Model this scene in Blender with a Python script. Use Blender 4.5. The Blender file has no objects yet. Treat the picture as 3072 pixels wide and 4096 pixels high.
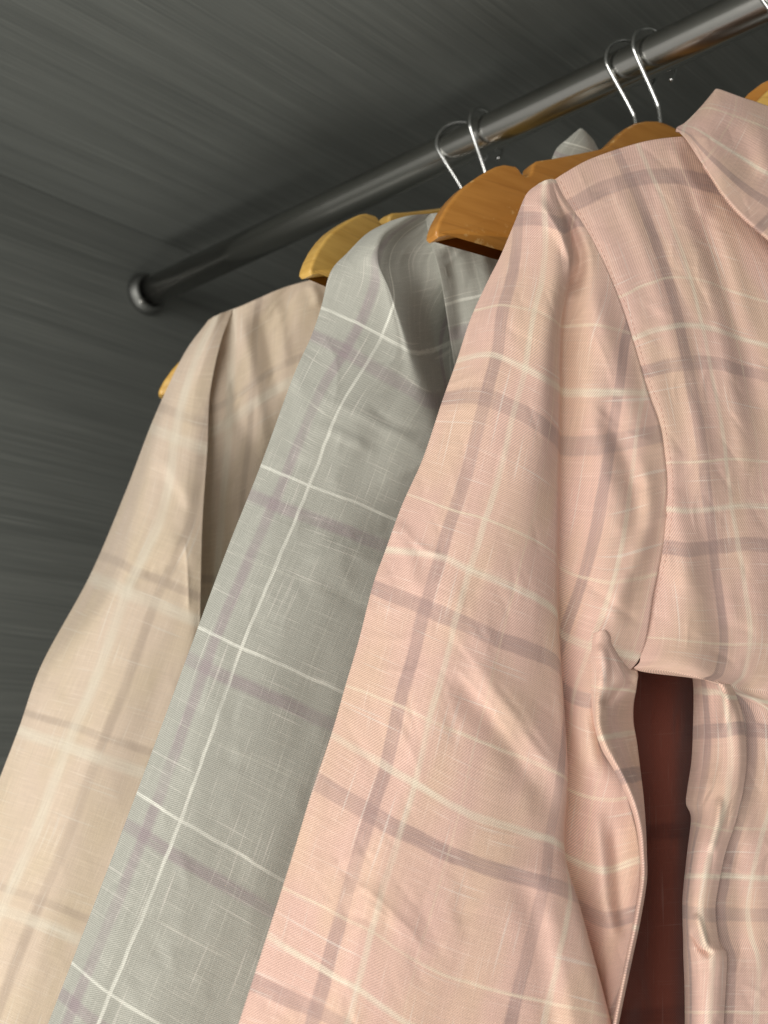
import bpy, bmesh, math, random
import numpy as np
from mathutils import Matrix, Vector

# ---------------------------------------------------------------- camera, world, lights, exposure
scene = bpy.context.scene
CX, CY, FPX = 1536.0, 2048.0, 5003.0            # photograph 3072 x 4096
def ray(px, py):
    return np.array([(px - CX) / FPX, -(py - CY) / FPX, -1.0])
_r = ray(-4300.0, 3470.0); _r /= np.linalg.norm(_r)          # direction of the rail
_g = ray(6100.0, 3200.0); _g -= _r * _g.dot(_r); _g /= np.linalg.norm(_g)   # into the wardrobe
M = np.array([-_r, _g, np.cross(-_r, _g)])                   # camera space -> world
CAM = np.array([0.0, 0.0, 1.5])
def unp(px, py, d):
    return CAM + M @ (ray(px, py) * d)

cam_d = bpy.data.cameras.new('camera'); cam = bpy.data.objects.new('camera', cam_d)
scene.collection.objects.link(cam)
mw = Matrix([list(M[0]) + [CAM[0]], list(M[1]) + [CAM[1]], list(M[2]) + [CAM[2]], [0, 0, 0, 1]])
cam.matrix_world = mw
cam_d.sensor_fit = 'VERTICAL'; cam_d.sensor_height = 36.0; cam_d.sensor_width = 27.0
cam_d.lens = FPX / 4096.0 * 36.0
cam_d.clip_start = 0.02; cam_d.clip_end = 50.0
cam_d.dof.use_dof = True; cam_d.dof.focus_distance = 0.74; cam_d.dof.aperture_fstop = 9.0
scene.camera = cam

world = bpy.data.worlds.new('World'); scene.world = world; world.use_nodes = True
bg = world.node_tree.nodes['Background']
bg.inputs[0].default_value = (1.0, 0.975, 0.92, 1); bg.inputs[1].default_value = 0.42

def area(name, loc, target, size, size_y, power, color):
    l = bpy.data.lights.new(name, 'AREA'); l.shape = 'RECTANGLE'; l.size = size; l.size_y = size_y
    l.energy = power; l.color = color
    o = bpy.data.objects.new(name, l); scene.collection.objects.link(o)
    o.location = loc
    o.rotation_euler = (Vector(target) - Vector(loc)).to_track_quat('-Z', 'Y').to_euler()
    return o
# a bright low room lamp in front of the wardrobe, and the room's ceiling light behind the camera
area('room_lamp', (-0.50, -0.05, 0.55), (-0.62, 0.45, 1.80), 0.8, 0.45, 11.0, (1.0, 0.965, 0.905))
area('room_ceiling_light', (0.05, -1.75, 1.85), (-0.6, 0.5, 1.7), 1.8, 1.8, 50.0, (1.0, 0.965, 0.91))

vs_ = scene.view_settings
vs_.view_transform = 'Standard'; vs_.look = 'None'; vs_.gamma = 1.0; vs_.exposure = 0.03
vs_.use_curve_mapping = False

C = scene.collection
random.seed(4); rng = np.random.default_rng(7)

# ---------------------------------------------------------------- node helpers
def new_mat(name):
    m = bpy.data.materials.new(name); m.use_nodes = True
    nt = m.node_tree; nt.nodes.clear()
    out = nt.nodes.new('ShaderNodeOutputMaterial')
    b = nt.nodes.new('ShaderNodeBsdfPrincipled')
    nt.links.new(b.outputs[0], out.inputs[0])
    return m, nt, b, out
class N:
    def __init__(s, nt): s.nt = nt
    def put(s, sock, v):
        if isinstance(v, bpy.types.NodeSocket): s.nt.links.new(v, sock)
        elif v is not None: sock.default_value = v
    def m(s, op, a, b=None, c=None, clamp=False):
        n = s.nt.nodes.new('ShaderNodeMath'); n.operation = op; n.use_clamp = clamp
        s.put(n.inputs[0], a); s.put(n.inputs[1], b)
        if c is not None: s.put(n.inputs[2], c)
        return n.outputs[0]
    def noise(s, vec, scale, detail=2.0, rough=0.5):
        n = s.nt.nodes.new('ShaderNodeTexNoise'); s.put(n.inputs['Vector'], vec)
        n.inputs['Scale'].default_value = scale; n.inputs['Detail'].default_value = detail
        n.inputs['Roughness'].default_value = rough
        return n.outputs[0]
    def comb(s, x, y, z=0.0):
        n = s.nt.nodes.new('ShaderNodeCombineXYZ')
        s.put(n.inputs[0], x); s.put(n.inputs[1], y); s.put(n.inputs[2], z)
        return n.outputs[0]
    def sep(s, v):
        n = s.nt.nodes.new('ShaderNodeSeparateXYZ'); s.put(n.inputs[0], v); return n.outputs
    def ramp(s, v, a, b, lo=0.0, hi=1.0, smooth=True):
        n = s.nt.nodes.new('ShaderNodeMapRange'); n.interpolation_type = 'SMOOTHSTEP' if smooth else 'LINEAR'
        s.put(n.inputs[0], v)
        for i, q in enumerate((a, b, lo, hi)): s.put(n.inputs[i + 1], q)
        return n.outputs[0]
    def mix(s, fac, a, b, mode='MIX'):
        n = s.nt.nodes.new('ShaderNodeMix'); n.data_type = 'RGBA'; n.blend_type = mode
        s.put(n.inputs[0], fac); s.put(n.inputs[6], a); s.put(n.inputs[7], b)
        return n.outputs[2]
    def bump(s, h, strength, dist):
        n = s.nt.nodes.new('ShaderNodeBump'); s.put(n.inputs['Height'], h)
        n.inputs['Strength'].default_value = strength; n.inputs['Distance'].default_value = dist
        return n.outputs[0]

def srgb(r, g, b):
    f = lambda c: (c / 255 / 12.92) if c <= 10 else ((c / 255 + 0.055) / 1.055) ** 2.4
    return (f(r), f(g), f(b), 1.0)

# ---------------------------------------------------------------- materials
def fabric(name, base, period, bands, twill=0.10, lam=0.0015, slub=0.10, mottle=None, translucent=0.12):
    """Plaid cloth in fabric coordinates (metres).  bands: axis, centre, half width, soft, colour, strength"""
    m, nt, b, out = new_mat(name); k = N(nt)
    uv = nt.nodes.new('ShaderNodeUVMap'); u, v, _ = k.sep(uv.outputs[0])
    # threads run a little crooked
    wob = k.m('MULTIPLY', k.m('SUBTRACT', k.noise(uv.outputs[0], 60.0, 1.0), 0.5), 0.0016)
    uu = k.m('ADD', u, wob); vv = k.m('ADD', v, wob)
    col = base
    if mottle:
        mt = k.noise(k.comb(k.m('MULTIPLY', u, 1.0), k.m('MULTIPLY', v, 0.5)), 28.0, 2.0)
        col = k.mix(k.ramp(mt, 0.35, 0.7), base, mottle)
    long_u = k.noise(k.comb(k.m('MULTIPLY', u, 950.0), k.m('MULTIPLY', v, 34.0)), 1.0, 2.0, 0.6)
    long_v = k.noise(k.comb(k.m('MULTIPLY', u, 34.0), k.m('MULTIPLY', v, 950.0)), 1.0, 2.0, 0.6)
    grain = k.m('ADD', long_u, long_v)
    for ax, c, hw, soft, colr, st in bands:
        w = uu if ax == 'u' else vv
        t = k.m('SUBTRACT', k.m('FRACT', k.m('ADD', k.m('DIVIDE', k.m('SUBTRACT', w, c), period), 0.5)), 0.5)
        d = k.m('MULTIPLY', k.m('ABSOLUTE', t), period)
        mask = k.ramp(d, hw - soft, hw + soft, 1.0, 0.0)
        rag = k.ramp(long_u if ax == 'u' else long_v, 0.25, 0.6, 0.55, 1.0)
        fade = k.ramp(k.noise(k.comb(u, v, c * 50), 22.0, 1.0), 0.3, 0.65, 0.55, 1.0)
        col = k.mix(k.m('MULTIPLY', k.m('MULTIPLY', mask, rag), k.m('MULTIPLY', fade, st)), col, colr)
    # raised slubs, lighter
    fine_u = k.noise(k.comb(k.m('MULTIPLY', u, 420.0), k.m('MULTIPLY', v, 14.0), 3.0), 1.0, 1.0)
    fine_v = k.noise(k.comb(k.m('MULTIPLY', u, 14.0), k.m('MULTIPLY', v, 420.0), 7.0), 1.0, 1.0)
    thr = k.m('MAXIMUM', k.ramp(fine_u, 0.66, 0.74), k.ramp(fine_v, 0.66, 0.74))
    col = k.mix(k.m('MULTIPLY', thr, slub * 2.6), col, (0.90, 0.86, 0.78, 1))
    hi = k.ramp(long_u, 0.60, 0.78); hi2 = k.ramp(long_v, 0.60, 0.78)
    col = k.mix(k.m('MULTIPLY', k.m('MAXIMUM', hi, hi2), slub * 2.2), col, (0.93, 0.88, 0.80, 1))
    # twill rib
    ph = k.m('ADD', k.m('ADD', u, v), k.m('MULTIPLY', k.noise(uv.outputs[0], 140.0, 1.0), 0.0006))
    tw = k.m('SINE', k.m('MULTIPLY', ph, 2 * math.pi / lam))
    tone = k.m('ADD', k.m('ADD', 1.0 - slub, k.m('MULTIPLY', k.m('SUBTRACT', grain, 0.5), slub * 1.6)),
               k.m('MULTIPLY', tw, twill))
    col = k.mix(1.0, col, k.comb(tone, tone, tone), 'MULTIPLY')
    k.put(b.inputs['Base Color'], col)
    b.inputs['Roughness'].default_value = 0.92
    b.inputs['Specular IOR Level'].default_value = 0.05
    b.inputs['Sheen Weight'].default_value = 0.15; b.inputs['Sheen Roughness'].default_value = 0.6
    h = k.m('ADD', k.m('MULTIPLY', tw, 0.5), grain)
    nrm = k.bump(h, 0.40, 0.0004)
    nt.links.new(nrm, b.inputs['Normal'])
    if translucent:
        tr = nt.nodes.new('ShaderNodeBsdfTranslucent'); k.put(tr.inputs[0], col)
        ms = nt.nodes.new('ShaderNodeMixShader'); ms.inputs[0].default_value = translucent
        nt.links.new(b.outputs[0], ms.inputs[1]); nt.links.new(tr.outputs[0], ms.inputs[2])
        nt.links.new(ms.outputs[0], out.inputs[0])
    return m

P_GREY, P_PINK, P_BEIGE, P_GAP = 0.110, 0.105, 0.122, 0.105
cream = (0.86, 0.86, 0.77, 1)
FAB_GREY = fabric('grey_check_linen', srgb(185, 185, 175), P_GREY, [
    ('u', -0.0175, 0.0036, 0.0016, srgb(160, 143, 149), 0.60), ('v', 0.0200, 0.0040, 0.0016, srgb(160, 143, 149), 0.60),
    ('u', 0.045, 0.0006, 0.0005, (0.8, 0.8, 0.7, 1), 0.25), ('v', 0.058, 0.0006, 0.0005, (0.7, 0.7, 0.6, 1), 0.25),
    ('u', 0.0, 0.0010, 0.0005, cream, 0.92), ('v', 0.0, 0.0010, 0.0005, cream, 0.92)], twill=0.19, slub=0.13)
FAB_PINK = fabric('pink_check_linen', srgb(226, 190, 176), P_PINK, [
    ('u', -0.0187, 0.0037, 0.0008, srgb(166, 141, 137), 0.70), ('v', 0.0215, 0.0040, 0.0008, srgb(166, 141, 137), 0.70),
    ('u', 0.028, 0.0007, 0.0005, srgb(235, 212, 188), 0.5), ('v', -0.0275, 0.0008, 0.0006, srgb(240, 225, 200), 0.65),
    ('u', 0.0, 0.0017, 0.0010, srgb(236, 226, 204), 0.55), ('v', 0.0, 0.0016, 0.0010, srgb(238, 230, 208), 0.66)],
    twill=0.19, slub=0.12, mottle=srgb(226, 194, 172))
FAB_BEIGE = fabric('beige_check_linen', srgb(229, 210, 190), P_BEIGE, [
    ('u', 0.024, 0.0035, 0.0018, srgb(186, 168, 152), 0.65), ('v', -0.0160, 0.0030, 0.0016, srgb(186, 168, 152), 0.6),
    ('u', 0.0, 0.0040, 0.0028, srgb(238, 230, 212), 0.68), ('v', 0.0, 0.0042, 0.0026, srgb(238, 230, 212), 0.72)],
    twill=0.05, slub=0.13, mottle=srgb(226, 208, 183), translucent=0.18)
FAB_PAINTED_SHADE = fabric('rust_check_linen', srgb(108, 60, 49), P_GAP, [  # deep shade on pink cloth, painted in as a dark red base colour
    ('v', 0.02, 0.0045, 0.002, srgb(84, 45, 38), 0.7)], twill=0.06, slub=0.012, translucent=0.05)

def panel_mat():
    m, nt, b, out = new_mat('dark_grey_woodgrain_board'); k = N(nt)
    g = nt.nodes.new('ShaderNodeNewGeometry'); x, y, z = k.sep(g.outputs['Position'])
    a = k.m('ADD', x, k.m('MULTIPLY', z, 1.0))                     # across the grain, grain runs along y
    bend = k.m('MULTIPLY', k.m('SUBTRACT', k.noise(k.comb(k.m('MULTIPLY', a, 6.0), k.m('MULTIPLY', y, 2.0)), 1.0, 1.0), 0.5), 0.01)
    a = k.m('ADD', a, bend)
    def lay(s, l, det): return k.noise(k.comb(k.m('MULTIPLY', a, s), k.m('MULTIPLY', y, l), k.m('MULTIPLY', z, 0.0)), 1.0, det, 0.6)
    f1 = lay(420.0, 5.0, 3.0); f2 = lay(95.0, 2.5, 2.0); f3 = lay(1100.0, 12.0, 1.0); f4 = lay(26.0, 1.3, 1.0)
    t = k.m('ADD', k.m('ADD', k.m('MULTIPLY', f1, 0.42), k.m('MULTIPLY', f2, 0.3)), k.m('ADD', k.m('MULTIPLY', f3, 0.14), k.m('MULTIPLY', f4, 0.22)))
    col = k.mix(k.ramp(t, 0.36, 0.72), srgb(91, 94, 91), srgb(111, 114, 110))
    col = k.mix(k.m('MULTIPLY', k.ramp(f1, 0.60, 0.70), 0.34), col, srgb(132, 135, 130))
    k.put(b.inputs['Base Color'], col)
    b.inputs['Roughness'].default_value = 0.48; b.inputs['Specular IOR Level'].default_value = 0.35
    nt.links.new(k.bump(t, 0.35, 0.0006), b.inputs['Normal'])
    return m
PANEL = panel_mat()

def metal(name, col, rough, aniso=0.0):
    m, nt, b, out = new_mat(name); k = N(nt)
    tc = nt.nodes.new('ShaderNodeTexCoord')
    n = k.noise(tc.outputs['Object'], 90.0, 3.0)
    k.put(b.inputs['Roughness'], k.ramp(n, 0.3, 0.7, rough * 0.97, rough * 1.04))
    b.inputs['Base Color'].default_value = col; b.inputs['Metallic'].default_value = 1.0
    return m
ROD_METAL = metal('satin_steel_tube', (0.47, 0.465, 0.44, 1), 0.20)
CHROME = metal('bright_steel_wire', (0.74, 0.75, 0.74, 1), 0.16)
DARK_METAL = metal('dark_nickel', (0.20, 0.205, 0.195, 1), 0.5)
SCREW_METAL = metal('screw_steel', (0.62, 0.62, 0.60, 1), 0.28)

def wood(name, c1, c2):
    m, nt, b, out = new_mat(name); k = N(nt)
    tc = nt.nodes.new('ShaderNodeTexCoord'); x, y, z = k.sep(tc.outputs['Object'])
    gr = k.noise(k.comb(k.m('MULTIPLY', x, 22.0), k.m('MULTIPLY', y, 160.0), k.m('MULTIPLY', z, 210.0)), 1.0, 3.0)
    col = k.mix(k.ramp(gr, 0.3, 0.7), c1, c2)
    # pale nicks where the varnish is rubbed off the rounded edges
    yy = k.m('ABSOLUTE', k.m('ADD', y, k.m('MULTIPLY', k.m('MULTIPLY', x, x), 0.05)))
    edge = k.m('MULTIPLY', k.ramp(yy, 0.0030, 0.0046), k.ramp(yy, 0.0058, 0.0062, 1.0, 0.0))
    nick = k.ramp(k.noise(tc.outputs['Object'], 160.0, 3.0, 0.65), 0.56, 0.66)
    col = k.mix(k.m('MULTIPLY', k.m('MULTIPLY', edge, nick), 0.42), col, srgb(236, 204, 140))
    col = k.mix(k.ramp(k.noise(k.comb(k.m('MULTIPLY', x, 9.0), k.m('MULTIPLY', y, 60.0), k.m('MULTIPLY', z, 420.0)), 1.0, 2.0), 0.55, 0.75, 0.0, 0.22), col, srgb(120, 70, 24))
    k.put(b.inputs['Base Color'], col)
    b.inputs['Roughness'].default_value = 0.38
    b.inputs['Coat Weight'].default_value = 0.25; b.inputs['Coat Roughness'].default_value = 0.22
    nt.links.new(k.bump(gr, 0.05, 0.0004), b.inputs['Normal'])
    return m
WOOD_AMBER = wood('varnished_amber_wood', srgb(192, 134, 62), srgb(180, 122, 52))
WOOD_GOLD = wood('varnished_golden_wood', srgb(222, 180, 96), srgb(208, 164, 82))

# ---------------------------------------------------------------- object helpers
def finish(name, verts, faces, mat, parent=None, uvs=None, smooth=True):
    me = bpy.data.meshes.new(name)
    me.from_pydata([tuple(v) for v in verts], [], faces); me.update()
    if uvs is not None:
        lay = me.uv_layers.new(name='UVMap')
        idx = np.empty(len(me.loops), dtype=np.int32); me.loops.foreach_get('vertex_index', idx)
        lay.data.foreach_set('uv', np.asarray(uvs, dtype=np.float32)[idx].ravel())
    if smooth: me.polygons.foreach_set('use_smooth', [True] * len(me.polygons))
    me.materials.append(mat)
    o = bpy.data.objects.new(name, me); C.objects.link(o)
    if parent: o.parent = parent; o.matrix_parent_inverse = parent.matrix_world.inverted()
    return o
def tag(o, label, cat, group=None):
    o['label'] = label; o['category'] = cat
    if group: o['group'] = group
    return o
def thing(name, loc, rotz, label, cat, group=None):
    o = bpy.data.objects.new(name, None); C.objects.link(o); o.empty_display_size = 0.05
    o.matrix_world = Matrix.Translation(Vector(loc)) @ Matrix.Rotation(rotz, 4, 'Z')
    return tag(o, label, cat, group)
def tube(name, pts, rad, mat, parent, n=12, local=None):
    pts = [Vector(p) for p in pts]; V = []; F = []
    up = Vector((0.31, 0.77, 0.55)).normalized()
    for i, p in enumerate(pts):
        t = (pts[min(i + 1, len(pts) - 1)] - pts[max(i - 1, 0)]).normalized()
        a = t.cross(up).normalized(); b2 = t.cross(a)
        r = rad[i] if isinstance(rad, (list, tuple)) else rad
        for j in range(n):
            q = 2 * math.pi * j / n; V.append(p + a * (r * math.cos(q)) + b2 * (r * math.sin(q)))
    for i in range(len(pts) - 1):
        for j in range(n):
            F.append((i * n + j, i * n + (j + 1) % n, (i + 1) * n + (j + 1) % n, (i + 1) * n + j))
    F.append(tuple(range(n - 1, -1, -1))); F.append(tuple(range((len(pts) - 1) * n, len(pts) * n)))
    return finish(name, V, F, mat, parent)

# ---------------------------------------------------------------- setting: wardrobe boards
FL = unp(578, 1179, 1.40)                       # where the rail meets the end board
ROD_R = 0.0163
CEIL_Z = FL[2] + 0.074
def board(name, lo, hi, mat):
    bm = bmesh.new(); bmesh.ops.create_cube(bm, size=1.0)
    for v in bm.verts:
        v.co = Vector([lo[i] if v.co[i] < 0 else hi[i] for i in range(3)])
    me = bpy.data.meshes.new(name); bm.to_mesh(me); bm.free(); me.materials.append(mat)
    o = bpy.data.objects.new(name, me); C.objects.link(o); o['kind'] = 'structure'
    return o
board('ceiling', (FL[0] - 0.02, FL[1] - 0.92, CEIL_Z), (FL[0] + 1.9, FL[1] + 0.55, CEIL_Z + 0.018), PANEL)
board('wall_end', (FL[0] - 0.02, FL[1] - 0.75, 0.0), (FL[0], FL[1] + 0.55, CEIL_Z - 0.0005), PANEL)
board('wall_back', (FL[0] + 0.0005, FL[1] + 0.53, 0.0), (FL[0] + 1.9, FL[1] + 0.55, CEIL_Z - 0.0005), PANEL)

# ---------------------------------------------------------------- rail with flange
rail = thing('clothes_rail', FL, 0.0, 'round satin steel clothes rail ending in a dark flange on the grey end board', 'clothes rail')
tube('tube', [FL + np.array([0.003, 0, 0]), FL + np.array([0.3, 0, 0]), FL + np.array([0.8, 0, 0]), FL + np.array([1.75, 0, 0])], ROD_R, ROD_METAL, rail, n=72)
def lathe_x(name, prof, mat, parent, origin, n=48):
    V = []; F = []
    for (x, r) in prof:
        for j in range(n):
            a = 2 * math.pi * j / n; V.append((origin[0] + x, origin[1] + r * math.cos(a), origin[2] + r * math.sin(a)))
    for i in range(len(prof) - 1):
        for j in range(n):
            F.append((i * n + j, (i + 1) * n + j, (i + 1) * n + (j + 1) % n, i * n + (j + 1) % n))
    return finish(name, V, F, mat, parent)
fl = lathe_x('flange', [(0.0004, 0.0180), (0.0004, 0.0235), (0.0022, 0.0244), (0.0055, 0.0240), (0.0085, 0.0226), (0.0115, 0.0210), (0.0130, 0.0190), (0.0132, 0.0166), (0.002, 0.0165)], DARK_METAL, rail, FL)
sc = unp(564, 1202, 1.388)
bm = bmesh.new(); bmesh.ops.create_uvsphere(bm, u_segments=16, v_segments=8, radius=0.0040)
for v in bm.verts: v.co.x *= 0.5
me = bpy.data.meshes.new('screw'); bm.to_mesh(me); bm.free(); me.materials.append(SCREW_METAL)
me.polygons.foreach_set('use_smooth', [True] * len(me.polygons))
so = bpy.data.objects.new('screw', me); C.objects.link(so); so.parent = fl
so.matrix_parent_inverse = fl.matrix_world.inverted(); so.location = FL + np.array([0.0110, -0.0115, -0.0150])

# ---------------------------------------------------------------- hangers
TOP = [(0.000, -0.0600), (0.010, -0.0607), (0.022, -0.0645), (0.034, -0.0702), (0.045, -0.0782), (0.055, -0.0885), (0.063, -0.0970), (0.071, -0.1028),
       (0.082, -0.1080), (0.100, -0.1162), (0.120, -0.1252), (0.1345, -0.1312), (0.1385, -0.1352), (0.1395, -0.1395), (0.1420, -0.1440),
       (0.1455, -0.1462), (0.1490, -0.1450), (0.1508, -0.1425), (0.1540, -0.1408), (0.1640, -0.1424), (0.1710, -0.1458), (0.1770, -0.1500), (0.1850, -0.1562),
       (0.1930, -0.1630), (0.2010, -0.1705), (0.2080, -0.1785), (0.2150, -0.1885), (0.2205, -0.1985), (0.2235, -0.2060), (0.2240, -0.2095), (0.2215, -0.2112)]
BOT = [(0.2000, -0.2020), (0.1760, -0.1900), (0.1530, -0.1790), (0.1200, -0.1630), (0.0900, -0.1500), (0.0600, -0.1380), (0.0300, -0.1290), (0.0, -0.1250)]
def hanger(rod_s, psi, wood_mat, label, dz=0.0, ks=1.0, worn=0.0):
    base = FL + np.array([rod_s, 0, 0]); dz -= 0.0035
    a = math.radians(psi)
    # local x = towards the front of the wardrobe along the arm, local z up, local y = thickness
    t = thing('clothes_hanger', base, math.atan2(-math.cos(a), -math.sin(a)), label, 'hanger', 'wooden hangers on the rail')
    half = TOP + BOT
    ring = [(x * ks, z + dz) for x, z in half] + [(-x * ks, z + dz) for x, z in reversed(half[1:-1])]
    bm = bmesh.new(); th = 0.0125
    vs = [bm.verts.new((x, -th / 2, z)) for x, z in ring]
    f = bm.faces.new(vs)
    ex = bmesh.ops.extrude_face_region(bm, geom=[f])
    for v in [g for g in ex['geom'] if isinstance(g, bmesh.types.BMVert)]: v.co.y = th / 2
    bmesh.ops.recalc_face_normals(bm, faces=bm.faces[:])
    rim = [e for e in bm.edges if len(e.link_faces) == 2 and any(len(q.verts) > 4 for q in e.link_faces)]
    bmesh.ops.bevel(bm, geom=rim, offset=0.0034, segments=4, profile=0.6, affect='EDGES', clamp_overlap=True)
    bmesh.ops.triangulate(bm, faces=[q for q in bm.faces if len(q.verts) > 4])
    for v in bm.verts:                                             # arms sweep forward a little
        v.co.y -= 0.05 * v.co.x ** 2 + worn * min(1.0, max(0.0, (abs(v.co.x) - 0.02) / 0.08))
    me = bpy.data.meshes.new('arms'); bm.to_mesh(me); bm.free(); me.materials.append(wood_mat)
    me.polygons.foreach_set('use_smooth', [True] * len(me.polygons))
    o = bpy.data.objects.new('arms', me); C.objects.link(o); o.parent = t
    es = o.modifiers.new('edges', 'EDGE_SPLIT'); es.split_angle = math.radians(38)
    # hook: stem, kink, then over the rail
    R = 0.0232; zc = ROD_R + 0.0068 - R
    pts = [(0, 0, -0.072 + dz), (0, 0, -0.060 + dz), (0.0003, 0, -0.0480), (0.0012, 0, -0.0445), (0.0032, 0, -0.0405), (0.0080, 0, -0.0310), (0.0140, 0, -0.0205), (0.0190, 0, -0.0115)]
    for q in np.linspace(-8, 228, 32):
        pts.append((R * math.cos(math.radians(q)), 0, zc + R * math.sin(math.radians(q))))
    pp = []
    for i in range(len(pts) - 1):                                  # densify + relax
        for k_ in range(3): pp.append(Vector(pts[i]).lerp(Vector(pts[i + 1]), k_ / 3))
    pp.append(Vector(pts[-1]))
    for _ in range(3):
        pp = [pp[0]] + [(pp[i - 1] + pp[i] * 2 + pp[i + 1]) / 4 for i in range(1, len(pp) - 1)] + [pp[-1]]
    hk = tube('hook', pp, 0.0018, CHROME, None); hk.parent = t
    return t
hanger(0.4524, 42, WOOD_GOLD, 'golden wooden hanger holding the beige shirt, its tip peeping out behind the sleeve', dz=-0.020, ks=1.172, worn=0.012)
hanger(0.4788, 0, WOOD_GOLD, 'golden wooden hanger with its bare arm tip between the beige and grey shirts', dz=0.007)
hanger(0.6240, 27, WOOD_GOLD, 'wooden hanger inside the grey shirt, its dome behind the bare amber hanger', dz=-0.014, worn=0.012)
hanger(0.6451, 15, WOOD_AMBER, 'amber wooden hanger with its bare notched arm between the grey and pink shirts')
hanger(0.7700, 32, WOOD_GOLD, 'golden wooden hanger holding the pink shirt, its dome rising behind the collar', dz=-0.014, worn=0.010)
hanger(0.7570, 45, WOOD_AMBER, 'wooden hanger behind the pink shirt, left one of two domes at the right edge', dz=-0.006, ks=0.92)

# ---------------------------------------------------------------- cloth helpers
def cr_matrix(n, m):
    """Catmull-Rom sampling matrix, n control points -> m samples"""
    A = np.zeros((m, n)); ts = np.linspace(0, n - 1, m)
    for r, t in enumerate(ts):
        i = min(int(t), n - 2); s = t - i
        w = [(-s + 2 * s * s - s ** 3) / 2, (2 - 5 * s * s + 3 * s ** 3) / 2, (s + 4 * s * s - 3 * s ** 3) / 2, (-s * s + s ** 3) / 2]
        for k_, wt in zip((i - 1, i, i + 1, i + 2), w):
            if k_ < 0: A[r, 0] += 2 * wt; A[r, 1] -= wt
            elif k_ > n - 1: A[r, n - 1] += 2 * wt; A[r, n - 2] -= wt
            else: A[r, k_] += wt
    return A
def plane_of(rod_s, psi):
    Cn = FL + np.array([rod_s, 0, 0]); a = math.radians(psi)
    n = np.cross(np.array([-math.sin(a), -math.cos(a), 0.0]), [0, 0, 1.0])
    return Cn, n
def plane_depth(pl, px, py):
    Cn, n = pl
    D = np.stack([(px - CX) / FPX, -(py - CY) / FPX, -np.ones_like(px)], -1) @ M.T
    return ((Cn - CAM) @ n) / (D @ n), D
def poly_dist(px, py, line):
    """distance to a polyline, signed side, and taper weight along it"""
    best = np.full(px.shape, 1e9); side = np.zeros(px.shape); par = np.zeros(px.shape)
    L = [0.0]
    for a, b in zip(line[:-1], line[1:]): L.append(L[-1] + math.dist(a, b))
    for i, (a, b) in enumerate(zip(line[:-1], line[1:])):
        ax, ay = a; dx, dy = b[0] - ax, b[1] - ay; l2 = dx * dx + dy * dy
        t = np.clip(((px - ax) * dx + (py - ay) * dy) / l2, 0, 1)
        d = np.hypot(px - ax - t * dx, py - ay - t * dy)
        s = np.sign((px - ax) * dy - (py - ay) * dx)
        m = d < best
        best = np.where(m, d, best); side = np.where(m, s, side); par = np.where(m, (L[i] + t * math.sqrt(l2)) / L[-1], par)
    return best, side, par
def wrinkle(u, v, amp, seed, lo=0.018, hi=0.06, aspect=0.45):
    r = np.random.default_rng(seed); z = np.zeros_like(u)
    for _ in range(16):
        lam = r.uniform(lo, hi); th = r.normal(0, 0.55); ph = r.uniform(0, 6.28)
        kx, ky = math.cos(th), math.sin(th) * aspect
        z += np.sin(2 * math.pi * (kx * u + ky * v) / lam + ph) * lam
    return z / np.abs(z).max() * amp
def crinkle(u, v, amp, seed):
    """short crisp creases: ridged waves that come and go"""
    r = np.random.default_rng(seed); z = np.zeros_like(u)
    for _ in range(9):
        lam = r.uniform(0.016, 0.045); th = r.uniform(-1.3, 1.3); ph = r.uniform(0, 6.28)
        a = math.cos(th) * u + math.sin(th) * v; b = -math.sin(th) * u + math.cos(th) * v
        a = a + 0.004 * np.sin(b / 0.011 + r.uniform(0, 6))
        ridge = (1 - np.abs(np.sin(math.pi * a / lam + ph))) ** 4
        m = np.sin(b / r.uniform(0.008, 0.016) + r.uniform(0, 6)) * np.sin(a / r.uniform(0.02, 0.04) + r.uniform(0, 6))
        z += ridge * np.clip(m - 0.25, 0, 1) * r.choice([-1, 1])
    return z * amp
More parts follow.
